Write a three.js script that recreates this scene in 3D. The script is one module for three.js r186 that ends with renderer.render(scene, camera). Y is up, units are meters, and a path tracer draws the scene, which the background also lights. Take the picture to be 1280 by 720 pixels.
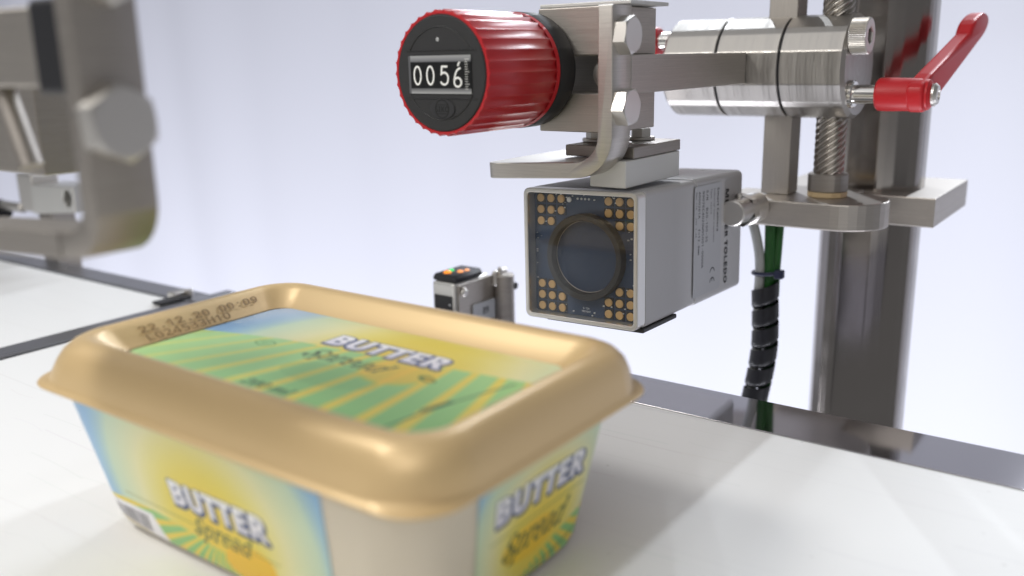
import * as THREE from 'three';
import { RoundedBoxGeometry } from 'three/addons/geometries/RoundedBoxGeometry.js';
import { mergeGeometries, mergeVertices, toCreasedNormals } from 'three/addons/utils/BufferGeometryUtils.js';

// ---------------------------------------------------------------- camera, light, exposure
// World axes: x runs along the conveyor, y up, -z across the belt and away from the camera.
const scene = new THREE.Scene();
const camera = new THREE.PerspectiveCamera(2 * Math.atan(360 / 1140) * 180 / Math.PI, 16 / 9, 0.02, 30);
camera.position.set(0, 0.1794, 0);
camera.rotation.order = 'YXZ';
camera.rotation.set(-0.2476, 0.632, -0.0203);
camera.focus = 0.475;
camera.userData.fStop = 5.0;
scene.add(camera);
scene.background = new THREE.Color(0.185, 0.185, 0.19);
const renderer = new THREE.WebGLRenderer();
renderer.toneMapping = THREE.LinearToneMapping;
renderer.toneMappingExposure = 1.07;
renderer.shadowMap.enabled = true;

function area(name, color, intensity, w, h, from, to) {
  const l = new THREE.RectAreaLight(color, intensity, w, h);
  l.name = name; l.position.set(...from); l.lookAt(...to); scene.add(l); return l;
}
function spot(name, color, intensity, from, to, radius, angle) {
  const l = new THREE.SpotLight(color, intensity, 0, angle, 0.4, 2);
  l.name = name; l.position.set(...from); l.target.position.set(...to); l.castShadow = true;
  l.shadow.radius = radius; l.shadow.mapSize.set(2048, 2048);
  scene.add(l, l.target); return l;
}
area('overhead_softbox_lamp', 0xfbfcff, 0.5, 2.2, 1.5, [-0.7, 1.35, 0.25], [-0.35, 0, -0.2]);
area('key_lamp', 0xfffcf6, 30, 0.15, 0.15, [-0.56, 0.62, 0.08], [-0.32, 0.03, -0.16]);
area('front_softbox_lamp', 0xfffaf4, 2.5, 0.9, 0.6, [0.05, 0.95, 0.75], [-0.2, 0.05, -0.25]);
area('backdrop_lamp', 0xf2f4ff, 14.2, 6.4, 0.4, [-1.7, -1.9, -0.35], [-1.7, 0.15, -2.15]);
area('back_strip_lamp', 0xf0f7ff, 400, 0.010, 0.7, [-0.125, 0.95, -1.6], [-0.15, 0.05, -0.35]);
area('left_strip_lamp', 0xf0f7ff, 330, 0.010, 0.7, [-0.85, 0.95, -1.5], [-0.10, 0.05, -0.35]);

// ---------------------------------------------------------------- helpers
let seed = 7;
const rnd = () => { seed = (seed * 1664525 + 1013904223) >>> 0; return seed / 4294967296; };
const used = {}, origin = new Map();
function numbered(name) { const n = used[name] = (used[name] ?? -1) + 1; return n ? `${name}_${String(n).padStart(3, '0')}` : name; }
function thing(name, label, category, [u, y, v], group) {
  const o = new THREE.Group(); o.name = numbered(name); o.position.set(u, y, -v);
  o.userData = { label, category }; if (group) o.userData.group = group;
  origin.set(o, o.position.clone()); scene.add(o); return o;
}
// geometries are written in (u, y, -v) world coordinates and shifted to the thing's origin
function obj(name, geos, material, parent, label) {
  const list = [].concat(geos).map((g) => { g = g.index ? g.toNonIndexed() : g; if (!g.attributes.uv) g.setAttribute('uv', new THREE.BufferAttribute(new Float32Array(g.attributes.position.count * 2), 2)); for (const k of Object.keys(g.attributes)) if (!['position', 'normal', 'uv'].includes(k)) g.deleteAttribute(k); return g; });
  const g = list.length > 1 ? mergeGeometries(list) : list[0];
  let root = parent; while (root && root.parent && root.parent !== scene) root = root.parent;
  if (root && root !== scene) { const q = origin.get(root) ?? root.position; g.translate(-q.x, -q.y, -q.z); }
  const m = new THREE.Mesh(g, material); m.name = parent ? name : numbered(name); m.castShadow = m.receiveShadow = true;
  if (label) m.userData.label = label;
  (parent ?? scene).add(m); return m;
}
function struct(name, geos, material) { const m = obj(name, geos, material); m.userData.kind = 'structure'; return m; }
function boxUV(g, k = 16, swap = false) {   // planar uv by dominant normal, one tile every 1/k metres; grain runs level
  g = g.index ? g.toNonIndexed() : g;
  const p = g.attributes.position, n = g.attributes.normal, uv = new Float32Array(p.count * 2);
  for (let i = 0; i < p.count; i++) {
    const a = [Math.abs(n.getX(i)), Math.abs(n.getY(i)), Math.abs(n.getZ(i))];
    let s, t;
    if (a[0] >= a[1] && a[0] >= a[2]) { s = p.getZ(i); t = p.getY(i); } else if (a[1] >= a[2]) { s = p.getX(i); t = p.getZ(i); } else { s = p.getX(i); t = p.getY(i); }
    if (swap) [s, t] = [t, s];
    uv[2 * i] = s * k; uv[2 * i + 1] = t * k;
  }
  g.setAttribute('uv', new THREE.BufferAttribute(uv, 2)); return g;
}
function box(u0, u1, y0, y1, v0, v1, r = 0.0008, swap = false) {
  const g = new RoundedBoxGeometry(u1 - u0, y1 - y0, v1 - v0, 2, Math.min(r, (u1 - u0) / 2.1, (y1 - y0) / 2.1, (v1 - v0) / 2.1));
  g.translate((u0 + u1) / 2, (y0 + y1) / 2, -(v0 + v1) / 2);
  return boxUV(g, 16, swap);
}
// turned body about an axis: profile [[radius, along], ...]
function turned(profile, axis, [u, y, v], seg = 64, crease = 0.6) {
  let g = new THREE.LatheGeometry(profile.map(([r, h]) => new THREE.Vector2(Math.max(r, 1e-5), h)), seg);
  g = toCreasedNormals(g, crease);
  if (axis === 'u') g.rotateZ(-Math.PI / 2);      // +y -> +x
  if (axis === 'v') g.rotateX(-Math.PI / 2);      // +y -> -z
  g.translate(u, y, -v); return g;
}
function rod(r, len, axis, at, c = 0.0006, seg = 48) { return turned([[0, 0], [r - c, 0], [r, c], [r, len - c], [r - c, len], [0, len]], axis, at, seg); }
function hexHead(af, h, axis, at, spin = 0) {   // six-sided head with a turned chamfer, base at the given point
  const ap = af / 2, rc = ap * 0.975, pos = [], N = 60, tri = (p, q, r) => pos.push(...p, ...q, ...r);
  const ring = []; for (let i = 0; i <= N; i++) { const a = i / N * Math.PI * 2, f = ((a % (Math.PI / 3)) + Math.PI / 3) % (Math.PI / 3) - Math.PI / 6, R = ap / Math.cos(f), c = Math.cos(a + spin), s = Math.sin(a + spin); ring.push([[R * c, R * s, 0], [R * c, R * s, h - (R - rc) * 0.42], [rc * c, rc * s, h]]); }
  for (let i = 0; i < N; i++) { const [a0, a1, a2] = ring[i], [b0, b1, b2] = ring[i + 1]; tri(a0, b0, b1); tri(a0, b1, a1); tri(a1, b1, b2); tri(a1, b2, a2); tri(a2, b2, [0, 0, h]); }
  let g = new THREE.BufferGeometry(); g.setAttribute('position', new THREE.Float32BufferAttribute(pos, 3)); g.computeVertexNormals(); g = toCreasedNormals(g, 0.35);
  if (axis === 'u') g.rotateY(Math.PI / 2); else if (axis === 'y') g.rotateX(-Math.PI / 2); else g.rotateY(Math.PI);
  g.translate(at[0], at[1], -at[2]); return boxUV(g);
}
function prism(points, depth, bevel = 0.0006, holes = []) {   // plan outline (u, v) pulled up by depth from y = 0
  const s = new THREE.Shape(points.map(([u, v]) => new THREE.Vector2(u, v)));
  for (const h of holes) s.holes.push(h);
  const g = new THREE.ExtrudeGeometry(s, { depth: depth - 2 * bevel, bevelEnabled: true, bevelThickness: bevel, bevelSize: bevel, bevelOffset: -bevel, bevelSegments: 2, curveSegments: 32 });
  g.translate(0, 0, bevel); g.rotateX(-Math.PI / 2); return g;   // (u, v, d) -> (u, d, -v)
}
const V = (u, y, v) => new THREE.Vector3(u, y, -v);
function tube(points, r, seg = 60, radial = 14) { return new THREE.TubeGeometry(new THREE.CatmullRomCurve3(points), seg, r, radial); }
function surface(nu, nv, f, wrap = false) {   // f(s, t) -> [x, y, z] (world), s and t in 0..1
  const pos = [], uv = [], idx = [];
  for (let j = 0; j <= nv; j++) for (let i = 0; i <= nu; i++) { const p = f(i / nu, j / nv); pos.push(...p); uv.push(i / nu, j / nv); }
  for (let j = 0; j < nv; j++) for (let i = 0; i < nu; i++) { const a = j * (nu + 1) + i, b = a + 1, c = a + nu + 1, d = c + 1; idx.push(a, b, d, a, d, c); }
  const g = new THREE.BufferGeometry();
  g.setAttribute('position', new THREE.Float32BufferAttribute(pos, 3)); g.setAttribute('uv', new THREE.Float32BufferAttribute(uv, 2)); g.setIndex(idx);
  g.computeVertexNormals(); return g;
}
function canvas(w, h, draw, color = true) {
  const c = document.createElement('canvas'); c.width = w; c.height = h; draw(c.getContext('2d'), w, h);
  const t = new THREE.CanvasTexture(c); if (color) t.colorSpace = THREE.SRGBColorSpace; t.magFilter = THREE.LinearFilter; t.anisotropy = 8; t.wrapS = t.wrapT = THREE.RepeatWrapping; return t;
}

// ---------------------------------------------------------------- materials
function grainTexture(size, streak, lo, hi, coarse = 0.5) {   // level brushed streaks in a tiling data texture
  const d = new Uint8Array(size * size * 4), rows = new Float32Array(size), big = new Float32Array(size);
  for (let y = 0; y < size; y++) { rows[y] = rnd(); }
  for (let y = 0; y < size; y++) big[y] = (rows[y] + rows[(y + 1) % size] + rows[(y + 2) % size] + rows[(y + 3) % size] + rows[(y + 5) % size]) / 5;
  for (let y = 0; y < size; y++) {
    let v = rnd();
    for (let x = 0; x < size; x++) {
      if (rnd() < 1 / streak) v = rnd();
      const g = lo + (hi - lo) * (0.5 * v + coarse * big[y] + (0.5 - coarse) * rows[y]);
      const o = (y * size + x) * 4; d[o] = d[o + 1] = d[o + 2] = Math.max(0, Math.min(255, g * 255)); d[o + 3] = 255;
    }
  }
  const t = new THREE.DataTexture(d, size, size); t.wrapS = t.wrapT = THREE.RepeatWrapping; t.magFilter = THREE.LinearFilter; t.minFilter = THREE.LinearFilter; t.needsUpdate = true; return t;
}
function blotchTexture(size, lo, hi, cells = 6, fine = 0.15) {   // soft tiling mottling with fine noise on top
  const grid = [], d = new Uint8Array(size * size * 4);
  for (let i = 0; i < cells * cells; i++) grid.push(rnd());
  const at = (x, y) => grid[((y + cells) % cells) * cells + (x + cells) % cells], sm = (t) => t * t * (3 - 2 * t);
  for (let y = 0; y < size; y++) for (let x = 0; x < size; x++) {
    const fx = x / size * cells, fy = y / size * cells, ix = Math.floor(fx), iy = Math.floor(fy), a = sm(fx - ix), b = sm(fy - iy);
    const n = (at(ix, iy) * (1 - a) + at(ix + 1, iy) * a) * (1 - b) + (at(ix, iy + 1) * (1 - a) + at(ix + 1, iy + 1) * a) * b;
    const g = lo + (hi - lo) * Math.min(1, Math.max(0, n * (1 - fine) + rnd() * fine)), o = (y * size + x) * 4; d[o] = d[o + 1] = d[o + 2] = g * 255; d[o + 3] = 255;
  }
  const t = new THREE.DataTexture(d, size, size); t.wrapS = t.wrapT = THREE.RepeatWrapping; t.magFilter = THREE.LinearFilter; t.minFilter = THREE.LinearFilter; t.needsUpdate = true; return t;
}
const grain = grainTexture(512, 60, 0.48, 0.72), grainFine = grainTexture(512, 90, 0.3, 0.7), brush = grainTexture(512, 120, 0.80, 1.08, 0.3), mottle = blotchTexture(256, 0.72, 1.0), speckle = blotchTexture(256, 0.3, 0.9, 24, 0.6);
const std = (o) => new THREE.MeshStandardMaterial(o), phys = (o) => new THREE.MeshPhysicalMaterial(o);
const lin = (r, g, b) => new THREE.Color().setRGB(r, g, b);
const M = {
  steel: std({ color: lin(0.52, 0.485, 0.445), map: brush, metalness: 1, roughness: 0.78, roughnessMap: grain, bumpMap: grain, bumpScale: 0.000006 }),
  darkSteel: std({ color: lin(0.40, 0.37, 0.34), map: brush, metalness: 1, roughness: 0.85, roughnessMap: grain, bumpMap: grain, bumpScale: 0.000008 }),
  turnedSteel: std({ color: lin(0.43, 0.41, 0.385), metalness: 1, roughness: 0.82, roughnessMap: grainFine, bumpMap: grainFine, bumpScale: 0.000005 }),
  pole: std({ color: lin(0.34, 0.315, 0.295), metalness: 1, roughness: 0.40, roughnessMap: grainFine }),
  bolt: std({ color: lin(0.66, 0.635, 0.60), metalness: 1, roughness: 0.38 }),
  chrome: std({ color: lin(0.75, 0.73, 0.70), metalness: 1, roughness: 0.14 }),
  thread: std({ color: lin(0.50, 0.47, 0.43), metalness: 1, roughness: 0.22 }),
  rail: std({ color: lin(0.43, 0.42, 0.44), metalness: 1, roughness: 0.07, bumpMap: mottle, bumpScale: 0.00001 }),
  plate: std({ color: lin(0.36, 0.36, 0.38), metalness: 0.9, roughness: 0.34, roughnessMap: mottle }),
  aluminium: std({ color: lin(0.66, 0.66, 0.64), metalness: 0.3, roughness: 0.5 }),
  housing: std({ color: lin(0.50, 0.495, 0.50), metalness: 0.35, roughness: 0.5, bumpMap: speckle, bumpScale: 0.00006 }),
  bracket: std({ color: lin(0.62, 0.59, 0.55), metalness: 1, roughness: 0.70, map: brush, roughnessMap: grain }),
  bezel: std({ color: lin(0.66, 0.65, 0.62), metalness: 0.8, roughness: 0.3 }),
  belt: std({ color: lin(0.86, 0.86, 0.86), roughness: 0.46, map: canvas(1536, 1536, (c, w, h) => {
    c.fillStyle = '#fbfbfa'; c.fillRect(0, 0, w, h);
    for (let i = 0; i < 420; i++) { c.strokeStyle = `rgba(${90 + rnd() * 60},${90 + rnd() * 60},${95 + rnd() * 60},${0.015 + rnd() * 0.05})`; c.lineWidth = 0.6 + rnd() * 1.6; const x = rnd() * w, y = rnd() * h, l = 20 + rnd() * 260; c.beginPath(); c.moveTo(x, y); c.quadraticCurveTo(x + l / 2, y + (rnd() - 0.5) * 14, x + l, y + (rnd() - 0.5) * 18); c.stroke(); }
    for (let i = 0; i < 260; i++) { c.fillStyle = `rgba(70,66,62,${0.04 + rnd() * 0.12})`; c.beginPath(); c.arc(rnd() * w, rnd() * h, 0.5 + rnd() * 1.1, 0, 7); c.fill(); }
  }) }),
  backdrop: std({ color: lin(0.79, 0.80, 0.865), roughness: 0.9 }),
  red: phys({ color: lin(0.48, 0.012, 0.018), roughness: 0.34, clearcoat: 0.25, clearcoatRoughness: 0.25 }),
  redPaint: std({ color: lin(0.52, 0.010, 0.016), roughness: 0.42, bumpMap: speckle, bumpScale: 0.00004 }),
  black: std({ color: lin(0.018, 0.018, 0.019), roughness: 0.42 }),
  blackMatt: std({ color: lin(0.022, 0.022, 0.024), roughness: 0.62, bumpMap: speckle, bumpScale: 0.00003 }),
  rubber: std({ color: lin(0.012, 0.012, 0.015), roughness: 0.38 }),
  bronze: std({ color: lin(0.62, 0.47, 0.27), roughness: 0.5 }),
  pcb: std({ color: lin(0.012, 0.032, 0.075), roughness: 0.5 }),
  gold: std({ color: lin(0.50, 0.33, 0.15), metalness: 0.55, roughness: 0.42 }),
  solder: std({ color: lin(0.55, 0.56, 0.56), metalness: 0.6, roughness: 0.4 }),
  lensTube: std({ color: lin(0.016, 0.017, 0.019), roughness: 0.6 }),
  glass: phys({ color: 0xffffff, transmission: 1, thickness: 0, roughness: 0.03, ior: 1.5 }),
  lens: phys({ color: lin(0.04, 0.039, 0.038), roughness: 0.12, clearcoat: 1, clearcoatRoughness: 0.04 }),
  cream: phys({ color: lin(0.74, 0.66, 0.52), roughness: 0.36, clearcoat: 0.15, clearcoatRoughness: 0.3 }),
  goldLid: phys({ color: lin(0.74, 0.535, 0.27), metalness: 0.22, roughness: 0.40, clearcoat: 0.25, clearcoatRoughness: 0.3, bumpMap: mottle, bumpScale: 0.00012 }),
  greenCable: std({ color: lin(0.012, 0.09, 0.012), roughness: 0.45 }),
  greyCable: std({ color: lin(0.42, 0.43, 0.42), roughness: 0.45 }),
  tie: std({ color: lin(0.012, 0.016, 0.05), roughness: 0.45 }),
};

// ---------------------------------------------------------------- the setting: backdrop, belts, rails
{
  const pts = [];
  const g = surface(230, 40, (s, t) => {
    const u = -7.0 + 9.2 * s, y = -1.6 + 3.0 * t;
    const fold = 0.018 * Math.sin(u * 5.1 + 0.9 * y) + 0.009 * Math.sin(u * 13.7 + 1.3 + 0.5 * y) + 0.001 * Math.sin(u * 27 + y);
    return [u, y, -2.15 - fold];
  });
  struct('backdrop', g, M.backdrop);
  struct('conveyor_belt', [box(-0.5865, 0.75, -0.004, 0, -0.45, 0.4049, 0.0004)].map((g) => boxUV(g, 1.4)), M.belt);
  struct('side_conveyor_belt', [box(-1.9, -0.6125, -0.004, 0.0002, -0.6, 0.4025, 0.0015)].map((g) => boxUV(g, 1.4)), M.belt);
  struct('side_rail', [box(-0.5985, 0.9, -0.075, 0.0005, 0.4050, 0.4435, 0.0003)], M.rail);
  struct('far_side_rail', [box(-1.9, -0.6125, -0.075, 0.0008, 0.4045, 0.428, 0.0008)], M.plate);
  struct('transfer_plate', [box(-0.611, -0.5895, -0.02, 0.0012, -0.5, 0.404, 0.001), box(-0.611, -0.5995, -0.02, 0.0012, 0.4055, 0.4435, 0.001)], M.plate);
  struct('belt_bed', [box(-1.9, 0.75, -0.07, -0.0075, -0.5, 0.40, 0.002)], M.blackMatt);
}

// ---------------------------------------------------------------- tub of butter
{
  const C = [-0.2458, 0, 0.2232], T = thing('butter_tub', 'cream plastic tub with gold lid and yellow, blue and green butter labels, on white belt', 'butter tub', C);
  T.rotation.y = -0.006;
  const seg = (q, hw, hd, r) => {          // point on a rounded rectangle, q in 0..8 (sides even, corners odd)
    q = ((q % 8) + 8) % 8; const k = Math.floor(q), f = q - k, a = hw - r, b = hd - r;
    const arc = (cx, cz, from) => [cx + r * Math.cos(from - f * Math.PI / 2), cz + r * Math.sin(from - f * Math.PI / 2)];
    return [() => [-a + 2 * a * f, hd], () => arc(a, b, Math.PI / 2), () => [hw, b - 2 * b * f], () => arc(a, -b, 0), () => [a - 2 * a * f, -hd], () => arc(-a, -b, -Math.PI / 2), () => [-hw, -b + 2 * b * f], () => arc(-a, b, Math.PI)][k]();
  };
  const W = ([a, b], y, shift = 0) => [C[0] + a + shift, y, -C[2] + b];   // local a along the long side, b towards the camera
  const Q = []; for (let k = 0; k < 8; k++) { const n = k % 2 ? 14 : 10; for (let i = 0; i < n; i++) Q.push(k + i / n); } Q.push(8);
  const loft = (rings, lean = () => 0) => surface(Q.length - 1, rings.length - 1, (s, t) => { const q = Q[Math.round(s * (Q.length - 1))], R = rings[Math.round(t * (rings.length - 1))]; return W(seg(q, R[0], R[1], R[2]), R[3], lean(R[3])); });
  const cap = (hw, hd, r, y, up, uvBox) => {
    const pos = [...W([0, 0], y)], idx = [], uv = [0.5, 0.5];
    Q.forEach((q) => { const p = seg(q, hw, hd, r); pos.push(...W(p, y)); uv.push(0.5 + p[0] / (2 * hw), 0.5 - p[1] / (2 * hd)); });
    for (let i = 1; i < Q.length; i++) idx.push(0, ...(up ? [i + 1, i] : [i, i + 1]).reverse());
    const g = new THREE.BufferGeometry(); g.setAttribute('position', new THREE.Float32BufferAttribute(pos, 3)); g.setAttribute('uv', new THREE.Float32BufferAttribute(uv, 2)); g.setIndex(idx); g.computeVertexNormals(); return g;
  };
  const wall = (y) => { const t = (0.058 - y) / 0.058, f = y < 0.007 ? 0.007 - Math.sqrt(Math.max(0, 0.007 ** 2 - (0.007 - y) ** 2)) : 0; return [0.0940 - 0.0105 * t - f, 0.0600 - 0.0110 * t - f, 0.020 - 0.002 * t - f * 0.3]; };
  const ys = [0.0003, 0.0006, 0.0014, 0.0028, 0.0045, 0.007, 0.02, 0.035, 0.05, 0.0635];
  const body = obj('tub_body', [loft(ys.map((y) => [...wall(y), y])).translate(-0.0035, 0, 0), cap(...wall(0.0003), 0.0003, false).translate(-0.0035, 0, 0)], M.cream, T);
  const patch = (name, q0, q1, y0, y1, out, tex, parent) => {
    const mid = wall((y0 + y1) / 2), n = 240, len = [0]; let last = seg(q0, ...mid);
    for (let i = 1; i <= n; i++) { const p = seg(q0 + (q1 - q0) * i / n, ...mid); len.push(len[i - 1] + Math.hypot(p[0] - last[0], p[1] - last[1])); last = p; }
    const qAt = (s) => { const L = s * len[n]; let i = 1; while (i < n && len[i] < L) i++; return q0 + (q1 - q0) * (i - 1 + (L - len[i - 1]) / (len[i] - len[i - 1])) / n; };
    const g = surface(80, 16, (s, t) => { const q = qAt(s), y = y0 + (y1 - y0) * t, w = wall(y); return W(seg(q, w[0] + out, w[1] + out, w[2] + out), y, -0.0035); });
    return obj(name, g, phys({ map: tex, roughness: 0.34, clearcoat: 0.2, clearcoatRoughness: 0.25, alphaTest: 0.5 }), parent);
  };

  // printed label art
  const script = (c, text, x, y, size, color, slant = -0.28) => {
    c.save(); c.translate(x, y); c.transform(1, 0, slant, 1, 0, 0); c.scale(0.92, 1); c.font = `italic ${size}px serif`; c.fillStyle = color; c.strokeStyle = color; c.lineWidth = size * 0.02; c.textAlign = 'center'; c.textBaseline = 'alphabetic';
    c.fillText(text, 0, 0); c.strokeText(text, 0, 0);
    c.lineWidth = size * 0.05; c.beginPath(); c.moveTo(-size * 1.35, size * 0.1); c.bezierCurveTo(-size * 1.65, -size * 0.15, -size * 1.35, -size * 0.35, -size * 1.1, -size * 0.12); c.stroke();
    c.restore();
  };
  const butter = (c, x, y, size, stretch = 1) => {
    c.save(); c.translate(x, y); c.scale(stretch, 1); c.font = `bold ${size}px sans-serif`; c.textAlign = 'center'; c.textBaseline = 'alphabetic'; c.lineJoin = 'round';
    c.strokeStyle = '#223a78'; c.lineWidth = size * 0.17; c.strokeText('BUTTER', size * 0.04, size * 0.05); c.lineWidth = size * 0.1; c.strokeText('BUTTER', 0, 0);
    const g = c.createLinearGradient(0, -size * 0.75, 0, 0); g.addColorStop(0, '#ffffff'); g.addColorStop(1, '#e6e2f2'); c.fillStyle = g; c.fillText('BUTTER', 0, 0); c.lineWidth = size * 0.03; c.strokeStyle = '#ffffff'; c.strokeText('BUTTER', 0, 0); c.restore();
  };
  const sky = (c, w, h, cx, cy, r) => {
    c.fillStyle = '#8cbdea'; c.fillRect(0, 0, w, h);
    let g = c.createRadialGradient(cx, cy, 0, cx, cy, r); g.addColorStop(0, '#f0cf2c'); g.addColorStop(0.30, '#ecd84e'); g.addColorStop(0.55, '#ece8ae'); g.addColorStop(0.78, 'rgba(214,232,190,0.85)'); g.addColorStop(1, 'rgba(120,180,230,0)');
    c.fillStyle = g; c.fillRect(0, 0, w, h);
  };
  const field = (c, w, h, hill, from, rays, spread, green = '#86c46e', yellow = '#ecd440') => {
    c.save(); c.beginPath(); c.moveTo(0, hill(0)); for (let x = 0; x <= w; x += 8) c.lineTo(x, hill(x)); c.lineTo(w, h); c.lineTo(0, h); c.closePath(); c.clip();
    const g = c.createLinearGradient(0, h * 0.3, 0, h); g.addColorStop(0, '#a3d585'); g.addColorStop(1, green); c.fillStyle = g; c.fillRect(0, 0, w, h);
    c.fillStyle = yellow;
    for (const [a, b] of rays) { c.beginPath(); c.moveTo(from[0], from[1]); c.lineTo(from[0] + spread * Math.cos(a), from[1] + spread * Math.sin(a)); c.lineTo(from[0] + spread * Math.cos(b), from[1] + spread * Math.sin(b)); c.closePath(); c.fill(); }
    c.restore();
  };
  const rays = (a0, a1, n, fill) => Array.from({ length: n }, (_, i) => { const a = a0 + (a1 - a0) * i / (n - 1); return [a - fill, a + fill]; });

  const longArt = canvas(1280, 460, (c, w, h) => {         // 0.146 m x 0.0525 m
    sky(c, w, h, w * 0.58, h * 0.66, w * 0.50);
    field(c, w, h, (x) => h * (0.80 - 0.06 * Math.sin(x / w * 6.5)), [w * 0.62, h * 0.62], rays(0.12, Math.PI - 0.12, 22, 0.030), w);
    c.fillStyle = '#f4c400'; c.beginPath(); c.ellipse(w * 0.70, h * 0.84, w * 0.10, h * 0.15, -0.2, 0, 7); c.fill();
    butter(c, w * 0.615, h * 0.57, h * 0.255, 1.08);
    c.strokeStyle = '#8a8a20'; c.lineWidth = 3; c.beginPath(); c.moveTo(w * 0.2, h * 0.68); c.lineTo(w * 0.82, h * 0.72); c.stroke();
    script(c, 'Spread', w * 0.60, h * 0.77, h * 0.20, '#2c4a10');
    // bar code panel
    c.save(); c.translate(w * 0.10, h * 0.80); c.fillStyle = '#f6f4f8'; c.beginPath(); c.moveTo(-w * 0.06, -h * 0.01); c.lineTo(w * 0.20, -h * 0.01); c.lineTo(w * 0.24, h * 0.22); c.lineTo(-w * 0.06, h * 0.22); c.closePath(); c.fill();
    let x = -w * 0.005; c.fillStyle = '#3a3440'; while (x < w * 0.165) { const b = 2 + Math.floor(rnd() * 7); c.fillRect(x, h * 0.03, b, h * 0.14); x += b + 2 + Math.floor(rnd() * 5); } c.restore();
    // trimmed lower corner
    c.globalCompositeOperation = 'destination-out'; c.beginPath(); c.moveTo(0, h * 0.86); c.lineTo(w * 0.30, h * 1.01); c.lineTo(0, h * 1.01); c.closePath(); c.fill();
  });
  const endArt = canvas(640, 480, (c, w, h) => {
    sky(c, w, h, w * 0.52, h * 0.64, w * 0.72);
    field(c, w, h, (x) => h * (0.95 - 0.42 * Math.max(0, x / w - 0.42) ** 0.8), [w * 0.4, h * 0.52], rays(-0.5, Math.PI - 0.2, 24, 0.036), w);
    c.fillStyle = 'rgba(246,200,0,0.75)'; c.beginPath(); c.ellipse(w * 0.45, h * 0.68, w * 0.24, h * 0.13, 0, 0, 7); c.fill();
    butter(c, w * 0.48, h * 0.40, h * 0.235, 1.12);
    c.strokeStyle = '#7f8f38'; c.lineWidth = 3; c.beginPath(); c.moveTo(w * 0.1, h * 0.52); c.lineTo(w * 0.9, h * 0.50); c.stroke();
    script(c, 'Spread', w * 0.47, h * 0.72, h * 0.23, '#2c4a10');
    c.strokeStyle = '#2f5a16'; c.lineWidth = 5; c.beginPath(); c.moveTo(w * 0.3, h * 0.98); c.bezierCurveTo(w * 0.6, h * 0.96, w * 0.8, h * 0.9, w * 0.96, h * 0.84); c.stroke();
  });
  patch('front_label', -0.72, 0.90, 0.0045, 0.057, 0.0003, longArt, body);
  patch('end_label', 2.14, 3.30, 0.0035, 0.057, 0.0003, endArt, body);

  // lid: flared lip, rounded shoulder, ridge, inner slope, sunk panel
  const prof = [[-0.0095, 0.0632], [-0.0070, 0.0616], [-0.0010, 0.0606], [0, 0.0608], [0.0004, 0.0614], [0.0000, 0.0620], [-0.0012, 0.0627], [-0.0018, 0.0640], [-0.0026, 0.0670], [-0.0040, 0.0708], [-0.0060, 0.0744], [-0.0088, 0.0772], [-0.0118, 0.0786], [-0.0142, 0.0789], [-0.0160, 0.0784], [-0.0176, 0.0770], [-0.0206, 0.0740], [-0.0236, 0.0714], [-0.0254, 0.0702]];
  const LW = 0.1045, LD = 0.0655, LR = 0.0235, lidRing = ([o, y]) => [LW + o, LD + o * 0.95, Math.max(0.008, o > -0.0012 ? LR * 0.74 : LR + o * 0.62), y];
  const lid = obj('lid', [loft(prof.map(lidRing), (y) => -0.0035 * Math.max(0, 1 - (y - 0.0606) / 0.016)), cap(...lidRing(prof.at(-1)), true)], M.goldLid, T);
  const pr = lidRing(prof.at(-1));
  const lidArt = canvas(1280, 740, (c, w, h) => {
    sky(c, w, h, w * 0.62, h * 0.40, w * 0.60);
    const ax = w * 0.66, ay = -h * 1.22, st = [];
    for (let i = -14; i <= 9; i++) { const a = Math.PI / 2 - Math.atan2((i + 0.45) * w * 0.108, h * 2.22), f = i < -4 ? 0.010 : 0.0125; st.push([a - f, a + f]); }
    field(c, w, h, (x) => h * (0.53 - 0.15 * Math.sin(Math.min(1, x / w / 0.45) * 1.57) - 0.13 * Math.max(0, x / w - 0.40) / 0.6), [ax, ay], st, h * 3.6, '#8fcb7c', '#e8d650');
    let g = c.createLinearGradient(0, 0, w * 0.6, 0); g.addColorStop(0, 'rgba(190,232,170,0.75)'); g.addColorStop(1, 'rgba(190,232,170,0)'); c.save(); c.beginPath(); c.moveTo(0, h * 0.53); c.quadraticCurveTo(w * 0.2, h * 0.4, w * 0.55, h * 0.38); c.lineTo(w * 0.6, h); c.lineTo(0, h); c.closePath(); c.clip(); c.fillStyle = g; c.fillRect(0, 0, w, h); c.restore();
    c.fillStyle = 'rgba(90,150,80,0.16)'; c.beginPath(); c.ellipse(w * 0.56, h * 0.66, w * 0.15, h * 0.12, 0, 0, 7); c.fill();
    g = c.createRadialGradient(w * 0.68, h * 0.44, 0, w * 0.68, h * 0.44, w * 0.11); g.addColorStop(0, 'rgba(240,196,40,0.9)'); g.addColorStop(0.8, 'rgba(240,200,50,0.8)'); g.addColorStop(1, 'rgba(245,200,20,0)'); c.fillStyle = g; c.fillRect(0, 0, w, h);
    butter(c, w * 0.55, h * 0.335, h * 0.185, 1.0);
    script(c, 'Spread', w * 0.51, h * 0.52, h * 0.145, '#2b4a12');
    c.save(); c.font = `italic bold ${h * 0.085}px serif`; c.fillStyle = '#143a1c'; c.textAlign = 'center'; c.fillText('200 ml', w * 0.50, h * 0.93); c.restore();
    c.strokeStyle = '#4f9a48'; c.lineWidth = 5; c.beginPath(); c.ellipse(w * 0.24, h * 0.50, w * 0.032, h * 0.034, 0, 0, 7); c.stroke();
    c.font = `${h * 0.036}px sans-serif`; c.fillStyle = '#4f9a48'; c.textAlign = 'center'; c.fillText('BIO', w * 0.24, h * 0.512);
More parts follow.
